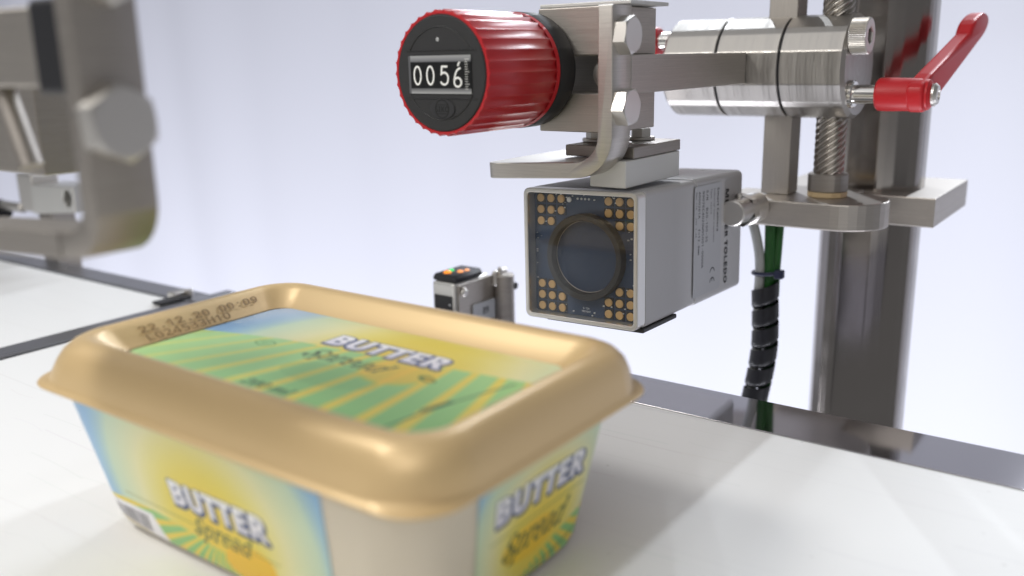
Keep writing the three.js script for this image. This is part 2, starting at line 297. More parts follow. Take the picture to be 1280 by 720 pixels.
    c.fillStyle = '#4d7a10'; c.beginPath(); c.ellipse(w * 0.77, h * 0.46, w * 0.03, h * 0.026, 0.3, 0, 7); c.fill(); c.fillStyle = '#e8be00'; c.beginPath(); c.ellipse(w * 0.775, h * 0.462, w * 0.02, h * 0.012, 0.3, 0, 7); c.fill();
    c.strokeStyle = '#1f5a2a'; c.lineWidth = 7; c.beginPath(); c.moveTo(w * 0.88, h * 0.98); c.bezierCurveTo(w * 0.89, h * 0.8, w * 0.90, h * 0.62, w * 0.955, h * 0.30); c.stroke();
    c.lineWidth = 13; c.beginPath(); c.moveTo(w * 0.885, h * 0.75); c.lineTo(w * 0.905, h * 0.60); c.stroke();
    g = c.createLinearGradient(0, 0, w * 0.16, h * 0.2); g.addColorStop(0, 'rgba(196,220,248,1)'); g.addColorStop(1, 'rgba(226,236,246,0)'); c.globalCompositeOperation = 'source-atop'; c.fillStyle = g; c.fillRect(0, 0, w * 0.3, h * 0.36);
  });
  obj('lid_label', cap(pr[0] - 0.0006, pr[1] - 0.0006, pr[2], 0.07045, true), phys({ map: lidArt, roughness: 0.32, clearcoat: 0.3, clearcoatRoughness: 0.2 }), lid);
  const date = canvas(900, 200, (c, w, h) => { c.fillStyle = '#8a6a3c'; c.font = `bold ${h * 0.52}px monospace`; c.fillText('22.12.20 00:09', w * 0.01, h * 0.44); c.fillText('L024533H10', w * 0.01, h * 0.94); });
  const inner = (q, t) => { const a = lidRing([-0.0176, 0.0770]), b = lidRing([-0.0248, 0.0706]), R = a.map((x, i) => x + (b[i] - x) * t); const p = seg(q, R[0] - 0.0002, R[1], R[2]); return W(p, R[3] + 0.00025); };
  obj('date_code', surface(24, 6, (s, t) => inner(6.90 - 0.86 * s, 0.95 - 0.9 * t)), std({ map: date, alphaTest: 0.4, transparent: true, roughness: 0.5 }), lid);
}

// ---------------------------------------------------------------- column and its clamp
{
  const T = thing('steel_pole', 'thick round stainless steel pole rising behind the conveyor rail on the right', 'pole', [-0.171, -0.6, 0.665]);
  obj('tube', rod(0.0332, 1.25, 'y', [-0.171, -0.6, 0.665], 0.001, 96), M.pole, T);
}
{
  const T = thing('pole_clamp', 'flat stainless steel clamp plate around the thick pole, carrying spindle and square bar', 'clamp', [-0.171, 0.066, 0.62]);
  const etched = prism([[-0.232, 0.620], [-0.1205, 0.620], [-0.1205, 0.724], [-0.232, 0.724]], 0.019, 0.0007).translate(0, 0.0685, 0);
  obj('clamp_block', boxUV(etched), M.steel, T);
  const arc = []; for (let i = 0; i <= 16; i++) { const a = -Math.PI / 2 + i / 16 * Math.PI; arc.push([-0.1645 + 0.0268 * Math.cos(a), 0.575 + 0.0268 * Math.sin(a)]); }
  obj('support_plate', boxUV(prism([[-0.2135, 0.5482], ...arc, [-0.1645, 0.6195], [-0.2135, 0.6195]], 0.0162, 0.0009).translate(0, 0.0743, 0)), M.steel, T);
  obj('hinge_lug', [box(-0.2405, -0.2142, 0.0752, 0.0892, 0.566, 0.604, 0.0025)], M.darkSteel, T);
  obj('hinge_pin', [rod(0.0077, 0.040, 'v', [-0.2076, 0.0880, 0.5030], 0.0008), rod(0.0095, 0.014, 'v', [-0.2110, 0.0855, 0.5340], 0.0012), rod(0.0016, 0.004, 'y', [-0.2080, 0.0945, 0.515])], M.bolt, T);
  obj('lock_nut', hexHead(0.0175, 0.008, 'v', [-0.2090, 0.0875, 0.5190], 0.3), M.bolt, T);
  for (const [u, v] of [[-0.1905, 0.5545], [-0.150, 0.5585]]) obj('set_screw', rod(0.0014, 0.0006, 'y', [u, 0.0905, v], 0.0002, 20), M.darkSteel, T);
}
{
  const T = thing('square_bar', 'upright square steel bar between clamp plate and horizontal steel cylinder', 'bar', [-0.2078, 0.0907, 0.581]);
  obj('bar_body', box(-0.2168, -0.1988, 0.0907, 0.42, 0.572, 0.5895, 0.0007, true), M.steel, T);
}
{
  const U = -0.1765, Vv = 0.58, T = thing('threaded_spindle', 'upright coarse threaded steel spindle in front of the thick pole', 'spindle', [U, 0.0906, Vv]);
  const y0 = 0.104, y1 = 0.42, lead = 0.036, starts = 9;
  const th = (ph) => { ph -= Math.floor(ph); return ph < 0.42 ? 1 : ph < 0.56 ? 1 - (ph - 0.42) / 0.14 : ph < 0.86 ? 0 : (ph - 0.86) / 0.14; };
  obj('thread', surface(160, 420, (s, t) => { const a = -s * Math.PI * 2, y = y0 + (y1 - y0) * t, r = 0.0077 + 0.0016 * th(starts * (s - (y - y0) / lead)); return [U + r * Math.cos(a), y, -Vv + r * Math.sin(a)]; }), M.thread, T);
  obj('collar', rod(0.0122, 0.0112, 'y', [U, 0.0940, Vv], 0.0006, 64), M.darkSteel, T);
  obj('bearing_ring', rod(0.0120, 0.0032, 'y', [U, 0.0907, Vv], 0.0003, 64), M.bronze, T);
}
// ---------------------------------------------------------------- horizontal cylinder with its screw and levers
{
  const Y = 0.170, Vv = 0.58, R = 0.0310, T = thing('clamp_cylinder', 'horizontal stainless steel cylinder of three segments with black joints, before the pole', 'clamp', [-0.221, Y, Vv]);
  for (const [a, b, ca, cb] of [[-0.2800, -0.2428, 0.0028, 0.0004], [-0.2414, -0.2022, 0.0004, 0.0004], [-0.2008, -0.1622, 0.0004, 0.0022]])
    obj('segment', turned([[0, 0], [R - ca, 0], [R, ca], [R, b - a - cb], [R - cb, b - a], [0, b - a]], 'u', [a, Y, Vv], 128), M.turnedSteel, T);
  for (const u of [-0.2431, -0.2025]) obj('joint_ring', rod(R - 0.0012, 0.0020, 'u', [u, Y, Vv], 0.0001, 96), M.rubber, T);
  const s = new THREE.Shape(), n = 60; for (let i = 0; i < n * 2; i++) { const a = i / n * Math.PI, r = i % 2 ? 0.0104 : 0.0099; s[i ? 'lineTo' : 'moveTo'](r * Math.cos(a), r * Math.sin(a)); } s.closePath();
  const hex = new THREE.Path(); for (let i = 0; i < 6; i++) { const a = -i / 3 * Math.PI + 0.4; hex[i ? 'lineTo' : 'moveTo'](0.0050 * Math.cos(a), 0.0050 * Math.sin(a)); } hex.closePath(); s.holes.push(hex);
  const head = new THREE.ExtrudeGeometry(s, { depth: 0.0088, bevelEnabled: true, bevelThickness: 0.0007, bevelSize: 0.0007, bevelOffset: -0.0007, bevelSegments: 2 }); head.rotateY(Math.PI / 2); head.translate(-0.1612, 0.1875, -0.5605);
  const k = obj('knurled_screw', head, M.bolt, T);
  obj('socket', rod(0.0054, 0.001, 'u', [-0.1600, 0.1875, 0.5605], 0.0001, 24), M.black, k);
}
function lever(name, label, u0, y, v, dir, armTilt, group) {
  const T = thing(name, label, 'lever', [u0, y, v], group);
  const at = (a) => u0 + dir * a;
  const seg = (a, b, r, c = 0.0005) => rod(r, Math.abs(b - a), 'u', [Math.min(at(a), at(b)), y, v], c);
  obj('stud', [seg(0, 0.0175, 0.0056), seg(0, 0.0035, 0.0082, 0.0008)], M.chrome, T);
  const prof = [[0, 0], [0.0082, 0], [0.0094, 0.0012], [0.0096, 0.006], [0.0092, 0.024], [0.0086, 0.0285], [0.0066, 0.0300], [0, 0.0300]];
  const hub = turned(dir > 0 ? prof : prof.map(([r, h]) => [r, 0.030 - h]).reverse(), 'u', [dir > 0 ? at(0.0160) : at(0.0460), y, v], 64);
  const sh = new THREE.Shape(); sh.moveTo(-0.004, 0.0088); sh.bezierCurveTo(0.010, 0.0092, 0.022, 0.0084, 0.036, 0.0078); sh.lineTo(0.080, 0.0064); sh.bezierCurveTo(0.083, 0.0092, 0.086, 0.0110, 0.094, 0.0112); sh.bezierCurveTo(0.110, 0.0110, 0.117, 0.0060, 0.1165, 0.0015);
  sh.bezierCurveTo(0.115, -0.0030, 0.110, -0.0045, 0.102, -0.0050); sh.lineTo(0.036, -0.0078); sh.bezierCurveTo(0.020, -0.0084, 0.010, -0.0090, -0.004, -0.0088); sh.bezierCurveTo(-0.012, -0.0075, -0.012, 0.0075, -0.004, 0.0088);
  let arm = new THREE.ExtrudeGeometry(sh, { depth: 0.0052, bevelEnabled: true, bevelThickness: 0.0024, bevelSize: 0.0024, bevelOffset: -0.0024, bevelSegments: 5, curveSegments: 20 });
  arm = toCreasedNormals(arm, 0.7);
  arm.rotateZ(armTilt[0]); arm.rotateY(Math.PI / 2); arm.rotateY(armTilt[1]); arm.translate(dir > 0 ? at(0.0365) : at(0.044), y, -v);
  obj('handle', [hub, arm], M.redPaint, T);
  obj('screw', turned([[0, 0], [0.0060, 0], [0.0066, 0.0018], [0.0052, 0.0034], [0.0030, 0.0036], [0.0026, 0.0018], [0, 0.0018]].map(([r, h]) => [r, dir > 0 ? h : 0.0036 - h]), 'u', [dir > 0 ? at(0.0458) : at(0.0494), y, v], 40), M.bolt, T);
  return T;
}
lever('clamp_lever', 'red clamping lever with raised arm on the right end of the steel cylinder', -0.1628, 0.1543, 0.565, 1, [0.36, -0.09]);
lever('clamp_lever', 'red clamping lever mostly hidden behind the bolted bracket, left of the steel cylinder', -0.2794, 0.1880, 0.580, -1, [-0.16, 0]);

// ---------------------------------------------------------------- bent brackets
function jProfile(ub, th, yBend, R, slope, uStart, yTop) {   // outline (u, y) of a bent strip: level leg on the left, upright leg on the right
  const cu = ub - th / 2 - R, path = [];
  const a0 = slope; path.push([cu + R * Math.sin(a0) - (cu + R * Math.sin(a0) - uStart), yBend - R * Math.cos(a0) - (cu + R * Math.sin(a0) - uStart) * Math.tan(a0), a0]);
  for (let i = 0; i <= 14; i++) { const a = a0 + (Math.PI / 2 - a0) * i / 14; path.push([cu + R * Math.sin(a), yBend - R * Math.cos(a), a]); }
  path.push([ub - th / 2, yTop, Math.PI / 2]);
  const out = path.map(([u, y, a]) => [u + th / 2 * Math.sin(a), y - th / 2 * Math.cos(a)]), inn = path.map(([u, y, a]) => [u - th / 2 * Math.sin(a), y + th / 2 * Math.cos(a)]);
  return [...out, ...inn.reverse()];
}
function strip(points, v0, v1, bevel = 0.0006) {
  const g = new THREE.ExtrudeGeometry(new THREE.Shape(points.map(([a, b]) => new THREE.Vector2(a, b))), { depth: v1 - v0 - 2 * bevel, bevelEnabled: true, bevelThickness: bevel, bevelSize: bevel, bevelOffset: -bevel, bevelSegments: 2 });
  g.translate(0, 0, -v1 + bevel); return toCreasedNormals(g, 0.5);
}
function hexBolt(parent, axis, at, af, h, spin, washer) {
  const b = obj('hex_bolt', hexHead(af, h, axis, at, spin), M.bolt, parent);
  if (washer) obj('washer', rod(washer, 0.0018, axis, axis === 'u' ? [at[0] - 0.0016, at[1], at[2]] : [at[0], at[1] - 0.0017, at[2]], 0.0003, 40), M.bolt, b);
  return b;
}
{
  const ub = -0.2208, T = thing('counter_bracket', 'bent stainless steel bracket with hex bolts, holding the counter above the camera', 'bracket', [ub, 0.119, 0.385]);
  const slope = 0.058, th = 0.0084, uS = -0.2500, R = 0.0175, yB = 0.1244 + R * Math.cos(slope), P0 = [uS, 0.12395];
  const upright = strip(jProfile(ub, 0.0080, yB, R, slope, uS, 0.2024), 0.385, 0.4035);
  const r = 0.009, L = -0.2995 - uS, outline = [];
  for (let i = 0; i <= 8; i++) { const a = Math.PI + i / 8 * Math.PI / 2; outline.push([L + r + r * Math.cos(a), 0.385 + r + r * Math.sin(a)]); }
  outline.push([0.0075, 0.385], [0.0075, 0.500]);
  for (let i = 0; i <= 8; i++) { const a = Math.PI / 2 + i / 8 * Math.PI / 2; outline.push([L + r + r * Math.cos(a), 0.500 - r + r * Math.sin(a)]); }
  const flange = prism(outline, 0.0082, 0.0005); flange.translate(0, -0.0041, -0.0001); flange.rotateZ(slope); flange.translate(P0[0], P0[1], 0);
  obj('bracket_plate', [boxUV(upright), boxUV(flange)], M.bracket, T);
  obj('adapter_plate', box(-0.2620, -0.2212, 0.1286, 0.1344, 0.4080, 0.4608, 0.0006), M.darkSteel, T);
  obj('support_arm', box(-0.2286, -0.2210, 0.1608, 0.1796, 0.4037, 0.5486, 0.0006), M.steel, T);
  hexBolt(T, 'u', [ub, 0.1886, 0.3938], 0.0160, 0.0066, 0.35);
  hexBolt(T, 'u', [ub, 0.1552, 0.3932], 0.0160, 0.0066, 0.15);
  hexBolt(T, 'y', [-0.2390, 0.1362, 0.4480], 0.0100, 0.0048, 0.1, 0.0078);
  hexBolt(T, 'y', [-0.2560, 0.1362, 0.4300], 0.0100, 0.0048, 0.5, 0.0078);
}
{
  const ub = -0.235, T = thing('near_bracket', 'blurred bent steel bracket with large hex bolts in the upper left foreground', 'bracket', [ub, 0.12, 0.1315]);
  const slope = 0.06;
  const upright = strip(jProfile(ub, 0.0080, 0.1425, 0.0125, slope, -0.2571, 0.262), 0.1315, 0.1505);
  const flange = prism([[-0.330, 0.1315], [-0.2572, 0.1315], [-0.2572, 0.1505], [-0.330, 0.1505]], 0.0080, 0.0006); flange.translate(0.2506, 0, 0.1315); flange.rotateZ(slope); flange.translate(-0.2506, 0.1425 - 0.0125 - 0.0042, -0.1315);
  obj('bracket_plate', [boxUV(upright), boxUV(flange)], M.darkSteel, T);
  hexBolt(T, 'u', [ub, 0.1643, 0.1392], 0.0184, 0.0068, 0.6);
  hexBolt(T, 'u', [ub, 0.2050, 0.1408], 0.0182, 0.0068, 0.45);
  obj('bearing_block', box(-0.350, -0.2700, 0.1735, 0.1965, 0.140, 0.156, 0.0012), M.steel, T);
  obj('rear_block', box(-0.460, -0.3560, 0.1380, 0.1730, 0.180, 0.195, 0.0012), M.darkSteel, T);
  obj('rubber_spacer', box(-0.268, -0.2437, 0.1715, 0.1980, 0.1370, 0.147, 0.002), M.rubber, T);
  const st = new THREE.CylinderGeometry(0.0040, 0.0040, 0.026, 24); st.rotateZ(0.42); st.translate(-0.3040, 0.160, -0.147); obj('tie_rod', st, M.darkSteel, T);
}

// ---------------------------------------------------------------- position counter with red knob
{
  const U = -0.278, Y = 0.1728, T = thing('position_counter', 'red fluted adjusting knob with black face and white number counter on a steel block', 'counter', [U, Y, 0.40]);
  const flutes = 34, s = new THREE.Shape();
  for (let i = 0; i <= flutes * 8; i++) { const a = i / (flutes * 8) * Math.PI * 2, ph = (i % 8) / 8, r = 0.0285 - 0.0008 * Math.pow(Math.sin(ph * Math.PI), 0.7); s[i ? 'lineTo' : 'moveTo'](r * Math.cos(a), r * Math.sin(a)); }
  const hole = new THREE.Path(); hole.absarc(0, 0, 0.0262, 0, Math.PI * 2, true); s.holes.push(hole);
  let g = new THREE.ExtrudeGeometry(s, { depth: 0.0555, bevelEnabled: true, bevelThickness: 0.0006, bevelSize: 0.0006, bevelOffset: -0.0006, bevelSegments: 2, curveSegments: 96 });
  g = toCreasedNormals(g, 0.5); g.translate(U, Y, -0.3841);
  const knob = obj('knob', g, M.red, T);
  obj('rim', turned([[0.0282, 0], [0.0286, 0.0008], [0.0286, 0.0026], [0.0280, 0.0032], [0.0270, 0.0032]], 'v', [U, Y, 0.3816], 128), M.red, knob);
  obj('sleeve', turned([[0, 0], [0.0272, 0], [0.0284, 0.0008], [0.0288, 0.0020], [0.0288, 0.0125], [0.0280, 0.0145], [0, 0.0145]], 'v', [U, Y, 0.3848], 128), M.blackMatt, T);
  const face = obj('face', turned([[0, 0.003], [0.0262, 0.003], [0.0262, 0.0006], [0.0256, 0], [0, 0]], 'v', [U, Y, 0.3276], 96), M.blackMatt, T);
  // raised moulding lines on the face
  const arcTube = (r, a0, a1, rr) => { const p = []; for (let i = 0; i <= 40; i++) { const a = a0 + (a1 - a0) * i / 40; p.push(V(U + r * Math.cos(a), Y + r * Math.sin(a), 0.3276)); } return new THREE.TubeGeometry(new THREE.CatmullRomCurve3(p), 80, rr, 6); };
  obj('moulding', [arcTube(0.0208, 0.50, Math.PI - 0.50, 0.0003), arcTube(0.0208, Math.PI + 0.46, 2 * Math.PI - 0.46, 0.0003), box(U - 0.0205, U + 0.0212, Y + 0.0102, Y + 0.0106, 0.3273, 0.3278, 0.0001), box(U - 0.0205, U + 0.0212, Y - 0.0114, Y - 0.0110, 0.3273, 0.3278, 0.0001)], M.black, face);
  obj('pointer_mark', turned([[0, 0], [0.0009, 0.0004], [0.0010, 0.001]], 'v', [U - 0.0010, Y + 0.0152, 0.3271], 16), M.solder, face);
  const digits = canvas(512, 224, (c, w, h) => {
    c.fillStyle = '#0d0e10'; c.fillRect(0, 0, w, h);
    let gr = c.createLinearGradient(0, 0, 0, h * 0.2); gr.addColorStop(0, '#a9aaac'); gr.addColorStop(0.7, '#77787c'); gr.addColorStop(1, '#2a2b2e'); c.fillStyle = gr; c.fillRect(0, 0, w, h * 0.17);
    gr = c.createLinearGradient(0, h * 0.85, 0, h); gr.addColorStop(0, '#55565a'); gr.addColorStop(1, '#b4b5b6'); c.fillStyle = gr; c.fillRect(0, h * 0.86, w, h * 0.14);
    c.fillStyle = '#5d5e62'; c.fillRect(0, 0, w * 0.035, h);
    for (const x of [0.245, 0.465, 0.685]) { c.fillStyle = '#000'; c.fillRect(w * x, h * 0.17, 5, h * 0.69); }
    c.save(); c.beginPath(); c.rect(0, h * 0.17, w, h * 0.69); c.clip(); c.strokeStyle = '#f2f2f0'; c.lineCap = 'round'; c.lineWidth = 13;
    const zero = (x, y, rx, ry) => { c.beginPath(); c.ellipse(x, y, rx, ry, 0, 0, 7); c.stroke(); };
    zero(w * 0.145, h * 0.52, w * 0.055, h * 0.235); zero(w * 0.355, h * 0.52, w * 0.055, h * 0.235);
    c.beginPath(); c.moveTo(w * 0.625, h * 0.29); c.lineTo(w * 0.545, h * 0.29); c.lineTo(w * 0.535, h * 0.48); c.bezierCurveTo(w * 0.59, h * 0.40, w * 0.645, h * 0.48, w * 0.64, h * 0.60); c.bezierCurveTo(w * 0.64, h * 0.78, w * 0.56, h * 0.80, w * 0.525, h * 0.70); c.stroke();
    zero(w * 0.79, h * 0.70, w * 0.055, h * 0.115); c.beginPath(); c.moveTo(w * 0.738, h * 0.66); c.bezierCurveTo(w * 0.75, h * 0.46, w * 0.78, h * 0.36, w * 0.83, h * 0.34); c.stroke();
    c.beginPath(); c.moveTo(w * 0.80, h * 0.26); c.lineTo(w * 0.845, h * 0.10); c.stroke();
    c.restore();
    c.fillStyle = '#d8d8d6'; for (let i = 0; i < 13; i++) c.fillRect(w * 0.905, h * (0.10 + i * 0.064), w * (i % 5 === 0 ? 0.07 : 0.045), 4);
  });
  const win = new THREE.PlaneGeometry(0.0372, 0.0170); win.translate(U - 0.0003, Y - 0.0004, -0.3271); obj('digit_drums', win, std({ map: digits, roughness: 0.35 }), face);
  const logo = canvas(256, 160, (c, w, h) => { c.fillStyle = '#2b2b2e'; c.fillRect(0, 0, w, h); c.strokeStyle = '#060607'; c.fillStyle = '#060607'; c.lineWidth = 9; c.beginPath(); c.ellipse(w / 2, h / 2, w * 0.27, h * 0.44, 0, 0, 7); c.stroke(); c.font = `bold ${h * 0.40}px sans-serif`; c.textAlign = 'center'; c.textBaseline = 'middle'; c.fillText('SIKO', w / 2, h * 0.52); c.fillRect(w * 0.24, h * 0.28, w * 0.52, 5); c.fillRect(w * 0.24, h * 0.72, w * 0.52, 5); });
  const lg = new THREE.CircleGeometry(0.0064, 32); lg.scale(1.15, 0.72, 1); lg.translate(U + 0.0006, Y - 0.0158, -0.3272); obj('logo', lg, std({ map: logo, roughness: 0.5 }), face);
  // steel block behind the knob
  const B = obj('block', [box(-0.2725, -0.2292, 0.1796, 0.2030, 0.3996, 0.4450, 0.0007), box(-0.2725, -0.2292, 0.1418, 0.1612, 0.3996, 0.4450, 0.0007), box(-0.2722, -0.2294, 0.1610, 0.1798, 0.4205, 0.4448, 0.0004)], M.steel, T);
  obj('cover_plate', box(-0.2745, -0.2215, 0.2033, 0.2052, 0.4038, 0.4440, 0.0006), M.aluminium, B);
  obj('spindle_end', turned([[0, 0], [0.0040, 0.0004], [0.0066, 0.0018], [0.0078, 0.0040], [0.0078, 0.016], [0, 0.016]], 'v', [-0.2372, 0.1704, 0.4040], 48), M.bolt, B);
}

// ---------------------------------------------------------------- smart camera
{
  const T = thing('inspection_camera', 'square grey industrial camera with round lens and gold light pads behind glass', 'camera', [-0.2386, 0.0480, 0.384]);
  T.rotation.set(-0.026, 0, 0.024); T.scale.setScalar(1.033); T.position.set(-0.2465, 0.0414, -0.3965);
  const u0 = -0.2722, u1 = -0.2050, y0 = 0.0480, y1 = 0.1168, cu = (u0 + u1) / 2, cy = (y0 + y1) / 2, v0 = 0.384;
  const rr = (hw, hh, r, cls = THREE.Shape) => { const s = new cls(); s.moveTo(-hw + r, -hh); s.lineTo(hw - r, -hh); s.absarc(hw - r, -hh + r, r, -Math.PI / 2, 0); s.lineTo(hw, hh - r); s.absarc(hw - r, hh - r, r, 0, Math.PI / 2); s.lineTo(-hw + r, hh); s.absarc(-hw + r, hh - r, r, Math.PI / 2, Math.PI); s.lineTo(-hw, -hh + r); s.absarc(-hw + r, -hh + r, r, Math.PI, Math.PI * 1.5); return s; };
  const ext = (s, va, vb, b = 0.0005) => { const g = new THREE.ExtrudeGeometry(s, { depth: vb - va - 2 * b, bevelEnabled: true, bevelThickness: b, bevelSize: b, bevelOffset: -b, bevelSegments: 3, curveSegments: 8 }); g.translate(cu, cy, -vb + b); return boxUV(g); };
  const hw = (u1 - u0) / 2, hh = (y1 - y0) / 2;
  const front = rr(hw, hh, 0.0036); front.holes.push(rr(hw - 0.0024, hh - 0.0024, 0.0020, THREE.Path));
  obj('bezel', ext(front, v0, v0 + 0.0085, 0.0006), M.bezel, T);
  obj('front_housing', ext(rr(hw, hh, 0.0030), v0 + 0.0086, 0.4490, 0.0003), M.housing, T);
  const rear = obj('rear_housing', ext(rr(hw + 0.0004, hh + 0.0006, 0.0034), 0.4494, 0.5125, 0.0012), M.housing, T);
  obj('foot_plate', box(u0 + 0.008, u1 - 0.0008, y0 - 0.0028, y0 - 0.0003, v0 + 0.008, v0 + 0.046, 0.0008), M.black, T);
  // circuit board with light pads
  const board = obj('circuit_board', box(u0 + 0.0025, u1 - 0.0025, y0 + 0.0025, y1 - 0.0025, v0 + 0.0066, v0 + 0.0084, 0.0002), M.pcb, T);
  const bv = v0 + 0.0066, xs = [0.0140, 0.0203, 0.0266], yr = [0.0288, 0.0228, 0.0168];
  const padGeo = () => { const g = box(-0.0027, 0.0027, -0.0026, 0.0026, -0.0004, 0.0003, 0.0002); return g; };
  const domeGeo = () => { const g = turned([[0.0021, 0], [0.0021, -0.0006], [0.0017, -0.0010], [0, -0.0011]], 'v', [0, 0, 0], 20, 1.2); return g; };
  for (const sx of [-1, 1]) for (const sy of [-1, 1]) yr.forEach((dy, j) => xs.forEach((dx, i) => {
    if (j === 2 && i === 0) return;
    const x = cu + sx * dx, y = cy + sy * dy;
    const base = obj('light_base', padGeo().translate(x, y, -bv), M.lensTube, board);
    obj('light_pad', domeGeo().translate(x, y, -bv + 0.0003), M.gold, board);
  }));
  const dots = []; for (let i = 0; i < 46; i++) { const a = rnd() * 6.28, q = 0.0235 + rnd() * 0.009, x = Math.max(-0.0295, Math.min(0.0295, q * Math.cos(a) * 1.1)), y = Math.max(-0.031, Math.min(0.031, q * Math.sin(a) * 1.15)); const w = 0.0002 + rnd() * 0.00035; dots.push(box(cu + x - w, cu + x + w, cy + y - w * 0.7, cy + y + w * 0.7, bv - 0.0006, bv + 0.0002, 0.0001)); }
  obj('solder_dots', dots, M.solder, board).userData.kind = 'stuff';
  const silk = canvas(256, 96, (c, w, h) => { c.fillStyle = '#cfd4d6'; c.font = '30px monospace'; c.textAlign = 'center'; c.fillText('D-126', w / 2, 36); c.fillText('TM21041', w / 2, 74); });
  const sg = new THREE.PlaneGeometry(0.0115, 0.0042); sg.translate(cu + 0.0005, cy - 0.0285, -bv + 0.0004); obj('board_print', sg, std({ map: silk, alphaTest: 0.4, transparent: true, roughness: 0.6 }), board);
  for (let i = 0; i < 4; i++) obj('contact_hole', rod(0.0006, 0.0006, 'v', [cu - 0.0042 + i * 0.0022, cy + 0.0292, bv - 0.0005], 0.0001, 16), M.solder, board);
  obj('white_component', rod(0.0014, 0.0012, 'v', [cu - 0.0092, cy + 0.0285, bv - 0.0010], 0.0004, 24), M.aluminium, board);
  // lens
  const lc = [cu + 0.0016, cy - 0.0002, 0], lens = obj('lens_ring', turned([[0.0222, 0.0066], [0.0222, 0.0022], [0.0218, 0.0016], [0.0192, 0.0016], [0.0188, 0.0022], [0.0186, 0.0220], [0, 0.0220]], 'v', [lc[0], lc[1], v0], 96), M.lensTube, T);
  obj('lens_rim', new THREE.TorusGeometry(0.0186, 0.00022, 8, 96).translate(lc[0] - 0.0002, lc[1], -(v0 + 0.0062)), M.darkSteel, lens);
  obj('lens_glass', turned([[0.0185, 0.0165], [0.0150, 0.0132], [0.0100, 0.0108], [0.0050, 0.0094], [0, 0.0090]], 'v', [lc[0], lc[1], v0], 96, 2), M.lens, lens);
  const pane = new THREE.PlaneGeometry(2 * hw - 0.0052, 2 * hh - 0.0052); pane.translate(cu, cy, -(v0 + 0.0012)); obj('window_pane', pane, M.glass, T);
  // rating label and maker's print on the right side
  const sticker = canvas(360, 640, (c, w, h) => {
    c.fillStyle = '#adaeb2'; c.fillRect(0, 0, w, h); c.save(); c.translate(w, 0); c.rotate(Math.PI / 2); // now x runs down, y runs left
    const W = h, H = w; c.fillStyle = '#1c1c20'; c.textBaseline = 'middle';
    c.font = 'bold 38px sans-serif'; c.fillText('Smart Camera', 30, 50); c.font = '26px sans-serif'; c.fillText('Industrial Vision Inspection', 30, 100); c.fillText('Type:  V2210', 30, 142);
    c.font = 'bold 34px monospace'; c.fillText('S/N  B20-100-35', 30, 196); c.fillText('9907EC4020W95001-0000A', 30, 246); c.font = 'bold 32px monospace'; c.fillText('4000261A   f=12.8mm', 30, 296); c.font = '24px monospace'; c.fillText('Rev 12A - 24V 1.2A', 30, 334);
    c.lineWidth = 8; c.strokeStyle = '#1c1c20'; for (const x of [520, 580]) { c.beginPath(); c.arc(x + 10, 110, 30, Math.PI * 0.55, Math.PI * 1.45); c.stroke(); } c.fillRect(555, 106, 26, 8);
    c.restore();
  });
  const sp = rr(0.0180, 0.0305, 0.0020), sgeo = new THREE.ShapeGeometry(sp, 8); { const p = sgeo.attributes.position, uv = sgeo.attributes.uv; for (let i = 0; i < p.count; i++) uv.setXY(i, p.getX(i) / 0.036 + 0.5, p.getY(i) / 0.061 + 0.5); }
  sgeo.rotateY(Math.PI / 2); sgeo.translate(u1 + 0.0007, cy + 0.0006, -0.4640); obj('rating_label', sgeo, std({ map: sticker, roughness: 0.45 }), rear);
  const brand = canvas(1024, 128, (c, w, h) => { c.fillStyle = '#16161a'; c.font = 'bold 118px sans-serif'; c.textAlign = 'center'; c.textBaseline = 'middle'; c.save(); c.translate(w / 2, h / 2); const k = 1000 / c.measureText('METTLER TOLEDO').width; c.scale(k, 1); c.fillText('METTLER TOLEDO', 0, 6); c.restore(); });
  const bg = new THREE.PlaneGeometry(0.0570, 0.0066); bg.rotateZ(-Math.PI / 2); bg.rotateY(Math.PI / 2); bg.translate(u1 + 0.0007, cy - 0.0012, -0.4900); obj('maker_print', bg, std({ map: brand, alphaTest: 0.4, transparent: true, roughness: 0.5 }), rear);
  const mk = new THREE.CircleGeometry(0.0012, 12); mk.rotateX(-Math.PI / 2); mk.translate(-0.224, y1 + 0.00075, -0.50); obj('cover_screw', mk, M.darkSteel, rear);
}

{
  const T = thing('adapter_block', 'pale aluminium spacer block between the bracket and the grey camera', 'spacer', [-0.232, 0.1145, 0.43]);
  obj('block', box(-0.2422, -0.2213, 0.1145, 0.1283, 0.4000, 0.4604, 0.0008), M.aluminium, T);
}
